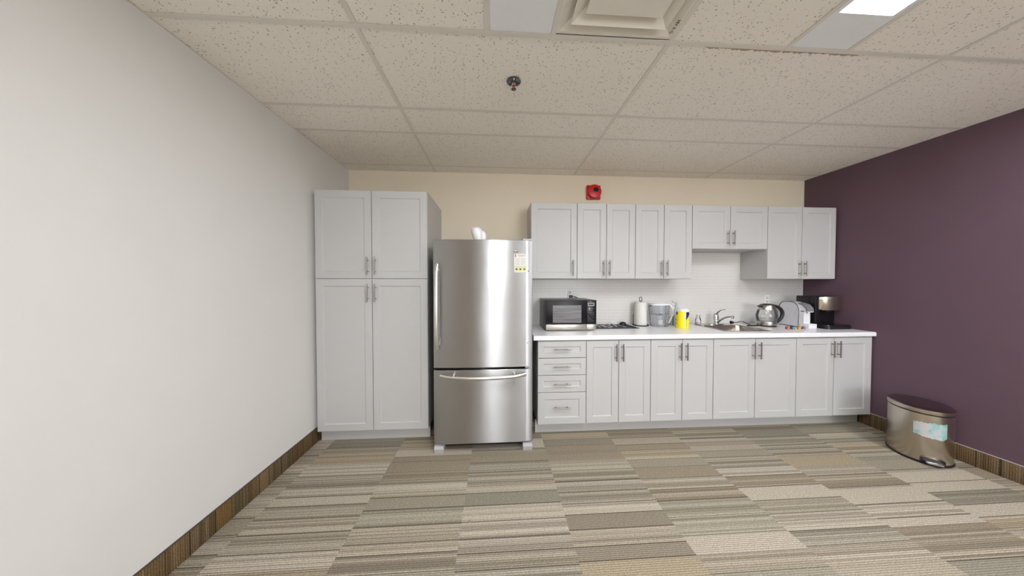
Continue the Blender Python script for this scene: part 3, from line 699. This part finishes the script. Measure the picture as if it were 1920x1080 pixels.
t = thing('faucet', 'chrome single-lever kitchen faucet mounted behind the sink basin', 'faucet', (hx, hd, hz))
MB().lathe(hx, hd, [(1, hz), (1, hz+.25), (.85, hz+.42)], 36, sx=3.6, sd=1.15).build('base_plate', CHROME, t)
MB().lathe(hx, hd, [(1.05, hz+.3), (.95, hz+1.2), (1.0, hz+2.2), (1.15, hz+3.2), (1.05, hz+4.2), (.6, hz+4.9), (.1, hz+5.1)], 28, shift=lambda z: (0, -.1*(z-hz-.3))).build('body', CHROME, t)
MB().tube([(hx, hd-.2, hz+4.2), (hx+.3, hd+.6, hz+5.6), (hx+.7, hd+1.8, hz+6.6), (hx+1.2, hd+3.3, hz+7.0)], [.7, .5, .36, .3], smooth=True, flat=.6).build('lever', CHROME, t)
MB().tube([(hx, hd+.5, hz+.9), (hx+.3, hd+2, hz+2.3), (hx+.6, hd+4, hz+3.6), (hx+.9, hd+5.8, hz+4.25), (hx+1.1, hd+6.9, hz+4.3)], [.55, .48, .42, .4, .42], smooth=True).build('spout', CHROME, t)
MB().lathe(hx+1.15, hd+7.1, [(.52, hz+3.45), (.56, hz+3.6), (.56, hz+4.55), (.45, hz+4.7)], 20).build('aerator', CHROME, t)

# ---------------------------------------------------------------- kettle, plug
ex, ed = 103.2, 9.0
t = thing('electric_kettle', 'glass and steel electric kettle with black handle, right of the sink', 'kettle', (ex, ed, C1))
MB().lathe(ex, ed, [(3.2, C1+.02), (3.4, C1+.2), (3.2, C1+.55), (.1, C1+.55)], 40).build('power_base', BLK, t)
MB().lathe(ex, ed, [(3.15, C1+.56), (3.2, C1+.8), (3.25, C1+2.0), (3.2, C1+2.1)], 40).build('heater_band', SSM, t)
MB().lathe(ex, ed, [(3.22, C1+2.1), (3.62, C1+3.6), (3.65, C1+4.6), (3.4, C1+6.2), (3.0, C1+7.3)], 40, cap=(False, False)).build('glass_body', GLASS, t)
MB().lathe(ex, ed, [(3.05, C1+7.2), (2.95, C1+7.8), (2.6, C1+8.9), (2.4, C1+9.2)], 40).build('collar', SSM, t)
MB().lathe(ex, ed, [(2.4, C1+9.2), (2.2, C1+9.5), (.9, C1+9.8), (.1, C1+9.85)], 32).build('lid', BLK, t)
m = MB(); m.loft([[(ex-2.3, ed-.9, C1+7.8), (ex-2.3, ed+.9, C1+7.8), (ex-2.3, ed+.7, C1+9.1), (ex-2.3, ed-.7, C1+9.1)], [(ex-4.2, ed-.25, C1+8.7), (ex-4.2, ed+.25, C1+8.7), (ex-4.25, ed+.3, C1+9.0), (ex-4.25, ed-.3, C1+9.0)]]); m.build('spout', BLK, t)
MB().tube([(ex+2.3, ed, C1+8.9), (ex+4.2, ed, C1+8.6), (ex+6.3, ed, C1+7.4), (ex+7.2, ed, C1+5.6), (ex+6.7, ed, C1+3.6), (ex+5.2, ed, C1+2.1), (ex+3.1, ed, C1+1.4)], [.42, .55, .68, .7, .66, .6, .4], smooth=True).build('handle', BLK, t)
MB().tube([(ex+2.9, ed, C1+8.6), (ex+3.5, ed, C1+6.6), (ex+3.8, ed, C1+4.4), (ex+3.4, ed, C1+1.6)], .2, smooth=True).build('handle_strap', BLK, t)
m = MB(); n = 7
for i in range(n): m.box(ex-3.62, ex-3.5, ed+.3, ed+.9, C1+2.9+i*.18, C1+2.97+i*.18)
MB().lathe(ex, ed, [(3.28, C1+2.2), (3.5, C1+3.3), (.1, C1+3.3)], 40).build('water', thin_glass('water', (.96, .98, .98), .1, .06), t)
m.bm.free()
t = thing('charging_cable', 'black cord with round plug lying at the back right of the sink', 'cord', (95, 6, C1))
PZ = C1+.2
MB().tube([(90.3, 5.2, PZ+.95), (91.4, 5.1, PZ+.85)], [.75, .5]).build('plug', BLK, t)
MB().tube([(91.2, 5.1, PZ+.8), (93.2, 5, PZ+.9), (95.6, 5, PZ+1.25), (97.5, 5.4, PZ+.5), (98.6, 5.6, PZ+.05), (99.6, 5.2, PZ+.0)], .16, 8, smooth=True).build('cable', BLK, t)
tag(MB().box(94.6, 99.4, 8.3, 9.4, C1+.01, C1+.5, bev=.12).build('sponge_holder', BLK, org=(97, 8.8, C1)), 'flat black bar lying between the sink and the kettle', 'bar')

# ---------------------------------------------------------------- white capsule machine
nx0, nx1 = 113.4, 117.3
t = thing('capsule_coffee_machine', 'compact white capsule coffee machine with chrome trim between kettle and black brewer', 'coffee machine', (115.4, 10, C1))
def archprof(o=0, ft=13.0):
    pts = [(4.7+o, C1+.3+o*.5), (4.7+o, C1+7.2)]
    pts += [(4.7+o+(2.6)*(1-math.cos(a)), C1+7.2+(3.4-o)*math.sin(a)) for a in [math.pi/2*i/6 for i in range(1, 7)]]
    pts += [(ft-3.2-o+3.2*math.sin(a), C1+6.6+(4.0-o)*math.cos(a)) for a in [math.pi/2*i/7 for i in range(0, 8)]]
    pts += [(ft-o-.2, C1+.3+o*.5)]
    return pts
f = lambda a, b, c: (c, a, b)
m = MB(); m.prism(archprof(0), nx0+.15, nx1-.15, f); m.build('body', WHITEP, t)
m = MB(); m.prism(archprof(.38), nx0, nx0+.2, f); m.prism(archprof(.38), nx1-.2, nx1, f); m.build('side_panel', paint('side_panel_white', (216, 217, 224), .4), t)
P_ = archprof(-.02)
TRIM = paint('trim_grey', (120, 120, 126), .3, metal=.5)
MB().tube([(nx0+.1, a, b) for a, b in P_[1:]], .19, 8).build('chrome_trim', TRIM, t)
MB().tube([(nx1-.1, a, b) for a, b in P_[1:]], .19, 8).build('chrome_trim', TRIM, t)
m = MB(); hp = [(9.0, C1+10.4), (12.3, C1+10.3), (14.2, C1+9.6), (15.4, C1+8.2), (15.6, C1+6.6), (14.6, C1+6.5), (12.6, C1+7.0), (9.0, C1+7.2)]
m.prism(hp, nx0+.5, nx1-.5, f); m.build('brew_head', WHITEP, t, sharp=50)
m = MB(); m.prism([(12.3, C1+10.4), (14.3, C1+9.7), (15.55, C1+8.2), (15.7, C1+6.9), (15.3, C1+6.9), (15.0, C1+8.0), (13.9, C1+9.2), (12.2, C1+9.9)], nx0+.45, nx1-.45, f); m.build('head_cover', paint('head_grey', (150, 150, 155), .3, metal=.4), t, sharp=50)
MB().lathe(115.35, 14.3, [(.25, C1+6.1), (.4, C1+6.6)], 16).build('nozzle', BLK, t)
box('rear_tank', WHITEP, t, nx0+.5, nx1-.5, 12.6, 14.4, C1+.3, C1+7)
box('drip_tray', WHITEP, t, nx0+.2, nx1-.1, 12.8, 16.6, C1+.02, C1+1.85, bev=.15)
# ---------------------------------------------------------------- black brewer
kx0, kx1 = 118.3, 130.1
t = thing('coffee_brewer', 'large black coffee brewer with brushed steel head against the purple wall', 'coffee maker', (124, 12, C1))
box('tower', BLK, t, kx0, kx1-.5, 7.6, 13.0, C1+.02, 49.9, bev=.25)
box('side_reservoir', BLK, t, kx0, kx0+2.2, 13.02, 15.0, C1+.02, 49.9, bev=.2)
def headring(z, g=0):
    pts = [(kx0+1.2+g, 12.4), (kx0+1.2+g, 14.6)]
    cx, rx = (kx0+1.2+kx1)/2, (kx1-kx0-1.2)/2-g
    pts = [(cx-rx, 13.02)]+[(cx-rx*math.cos(a), 13.4+3.6*math.sin(a)**.8) for a in [math.pi*i/20 for i in range(21)]]+[(cx+rx, 13.02)]
    return [(a, b, z) for a, b in pts]
m = MB(); m.loft([headring(44.2, .5), headring(44.5, .08), headring(48.35, 0)]); m.build('brew_head', steel('brewer_steel', (190, 180, 162), .28, brush='z'), t)
m = MB(); m.loft([headring(48.4, -.05), headring(49.4, -.05), headring(49.75, .3)]); m.build('lid_handle', SSM, t)
m = MB(); m.lathe(124.3, 14.4, [(1.1, 43.4), (1.4, 44.25)], 20); m.build('nozzle', BLK, t)
m = MB(); m.loft([rr(kx0+.6, kx1, 13.02, 19.0, C1+.02, 1.6), rr(kx0+.6, kx1, 13.02, 19.0, C1+1.3, 1.6), rr(kx0+.8, kx1-.2, 13.1, 18.8, C1+1.5, 1.5)]); m.build('drip_base', BLK, t)
m = MB(); m.loft([rr(kx0+1.0, kx1-.4, 13.5, 18.5, C1+1.5, 1.4), rr(kx0+1.0, kx1-.4, 13.5, 18.5, C1+1.58, 1.4)]); m.build('drip_plate', SSL, t)
# ---------------------------------------------------------------- coffee capsules
def pod(x, d, rgb, word, z=None, tilt=None):
    z = C1+.01 if z is None else z; c = paint('capsule_'+word, rgb, .35, metal=.3)
    m = MB()
    m.lathe(x, d, [(.72, z), (.72, z+.07), (.6, z+.1), (.55, z+.8), (.25, z+1.1), (.05, z+1.12)], 24)
    o = m.build('coffee_capsule', c, org=(x, d, z))
    if tilt: o.rotation_euler = tilt
    return tag(o, word_label[word], 'capsule', 'coffee capsules in front of the white machine')
word_label = {'salmon': 'salmon pink coffee capsule, leftmost on the worktop', 'salmon_back': 'salmon coffee capsule standing behind the pink and grey ones',
 'teal': 'grey-blue coffee capsule between the pink and gold ones', 'gold': 'gold coffee capsule in front of the white coffee machine',
 'brown': 'dark brown coffee capsule tipped over behind the gold one', 'mauve': 'mauve coffee capsule, rightmost on the worktop'}
pod(103.7, 17.3, (182, 112, 102), 'salmon'); pod(104.9, 15.9, (190, 130, 115), 'salmon_back'); pod(105.4, 17.7, (110, 128, 140), 'teal')
pod(108.0, 17.7, (205, 165, 55), 'gold'); pod(107.4, 15.6, (90, 66, 52), 'brown'); pod(110.6, 17.1, (140, 112, 138), 'mauve')

# ---------------------------------------------------------------- step bin
bx, bdp = 122.55, 41.0; ru, rv = 7.8, 6.15; rot = math.atan2(-.76, .65)
t = thing('step_bin', 'oval stainless steel pedal bin with torn aqua label beside the purple wall', 'bin', (bx, bdp, 0))
L_ = dict(sx=ru, sd=rv, rot=rot)
MB().lathe(bx, bdp, [(.99, .02), (1.0, .1), (1.0, .45), (.97, .6)], 64, **L_).build('base_ring', BLK, t)
MB().lathe(bx, bdp, [(.965, .6), (.97, .8), (.965, 15.1)], 64, **L_).build('body', SSB, t)
MB().lathe(bx, bdp, [(.95, 15.1), (.95, 15.55)], 64, **L_).build('inner_rim', BLK, t)
MB().lathe(bx, bdp, [(.985, 15.5), (.99, 15.6), (.985, 16.6), (.94, 16.8), (.6, 17.0), (.01, 17.05)], 64, **L_).build('lid', [SSB, SSL], t)
ld = [o for o in bpy.data.objects if o.name.startswith('lid') and o.parent == t][0]
for p in ld.data.polygons:
    if p.normal.z > .8: p.material_index = 1
def ell(a, s, z):
    pu, pv = ru*s*math.cos(a), rv*s*math.sin(a)
    return (bx+pu*math.cos(rot)-pv*math.sin(rot), bdp+pu*math.sin(rot)+pv*math.cos(rot), z)
def torn():
    g = G('torn_label'); p, x, y, z = g.pos(); n = g.noise(g.xyz(g.math('MULTIPLY', x, 1), g.math('MULTIPLY', y, 1), g.math('MULTIPLY', z, .8)), 16, 3, .6)
    g.l(g.ramp(n, [(.40, s2l((120, 168, 168))), (.5, s2l((158, 182, 184))), (.56, s2l((182, 180, 181)))]), g.b.inputs['Base Color']); g.b.inputs['Roughness'].default_value = .6; return g.m
m = MB(); N = 26; rows_ = []; a0, a1 = math.radians(118+22), math.radians(118+96)
a0, a1 = math.radians(213), math.radians(154)
for k in range(N+1):
    a = a0+(a1-a0)*k/N; q = k/N
    zt_ = 12.6+.6*q+random.uniform(-.25, .12); zb_ = 8.7-.5*min(1, q*2)+random.uniform(-.18, .18)+(.5 if q > .95 else 0)
    rows_.append([ell(a, .972, zb_), ell(a, .974, zt_), ell(a, .966, zt_), ell(a, .966, zb_)])
m.loft(rows_); m.build('torn_label', torn(), t)
# pedal at the front end
pe = ell(math.pi, .985, 0); ux, ud = -math.cos(rot), -math.sin(rot)
def pf(a, b, z): return (pe[0]+ux*a-ud*b, pe[1]+ud*a+ux*b, z)
def pbox(m, a0, a1, b0, b1, z0, z1): m.loft([[pf(a0, b0, z0), pf(a1, b0, z0), pf(a1, b1, z0), pf(a0, b1, z0)], [pf(a0, b0, z1), pf(a1, b0, z1), pf(a1, b1, z1), pf(a0, b1, z1)]])
m = MB(); pbox(m, -.6, .12, -2.2, 2.2, .75, 2.0); m.build('pedal_slot', BLK, t)
m = MB(); m.loft([[pf(-.2, -1.7, 1.1), pf(-.2, 1.7, 1.1), pf(-.2, 1.7, 1.3), pf(-.2, -1.7, 1.3)], [pf(1.0, -1.6, .95), pf(1.0, 1.6, .95), pf(1.0, 1.6, 1.45), pf(1.0, -1.6, 1.45)], [pf(1.35, -1.3, .9), pf(1.35, 1.3, .9), pf(1.35, 1.3, 1.3), pf(1.35, -1.3, 1.3)]]); m.build('pedal', CHROME, t)
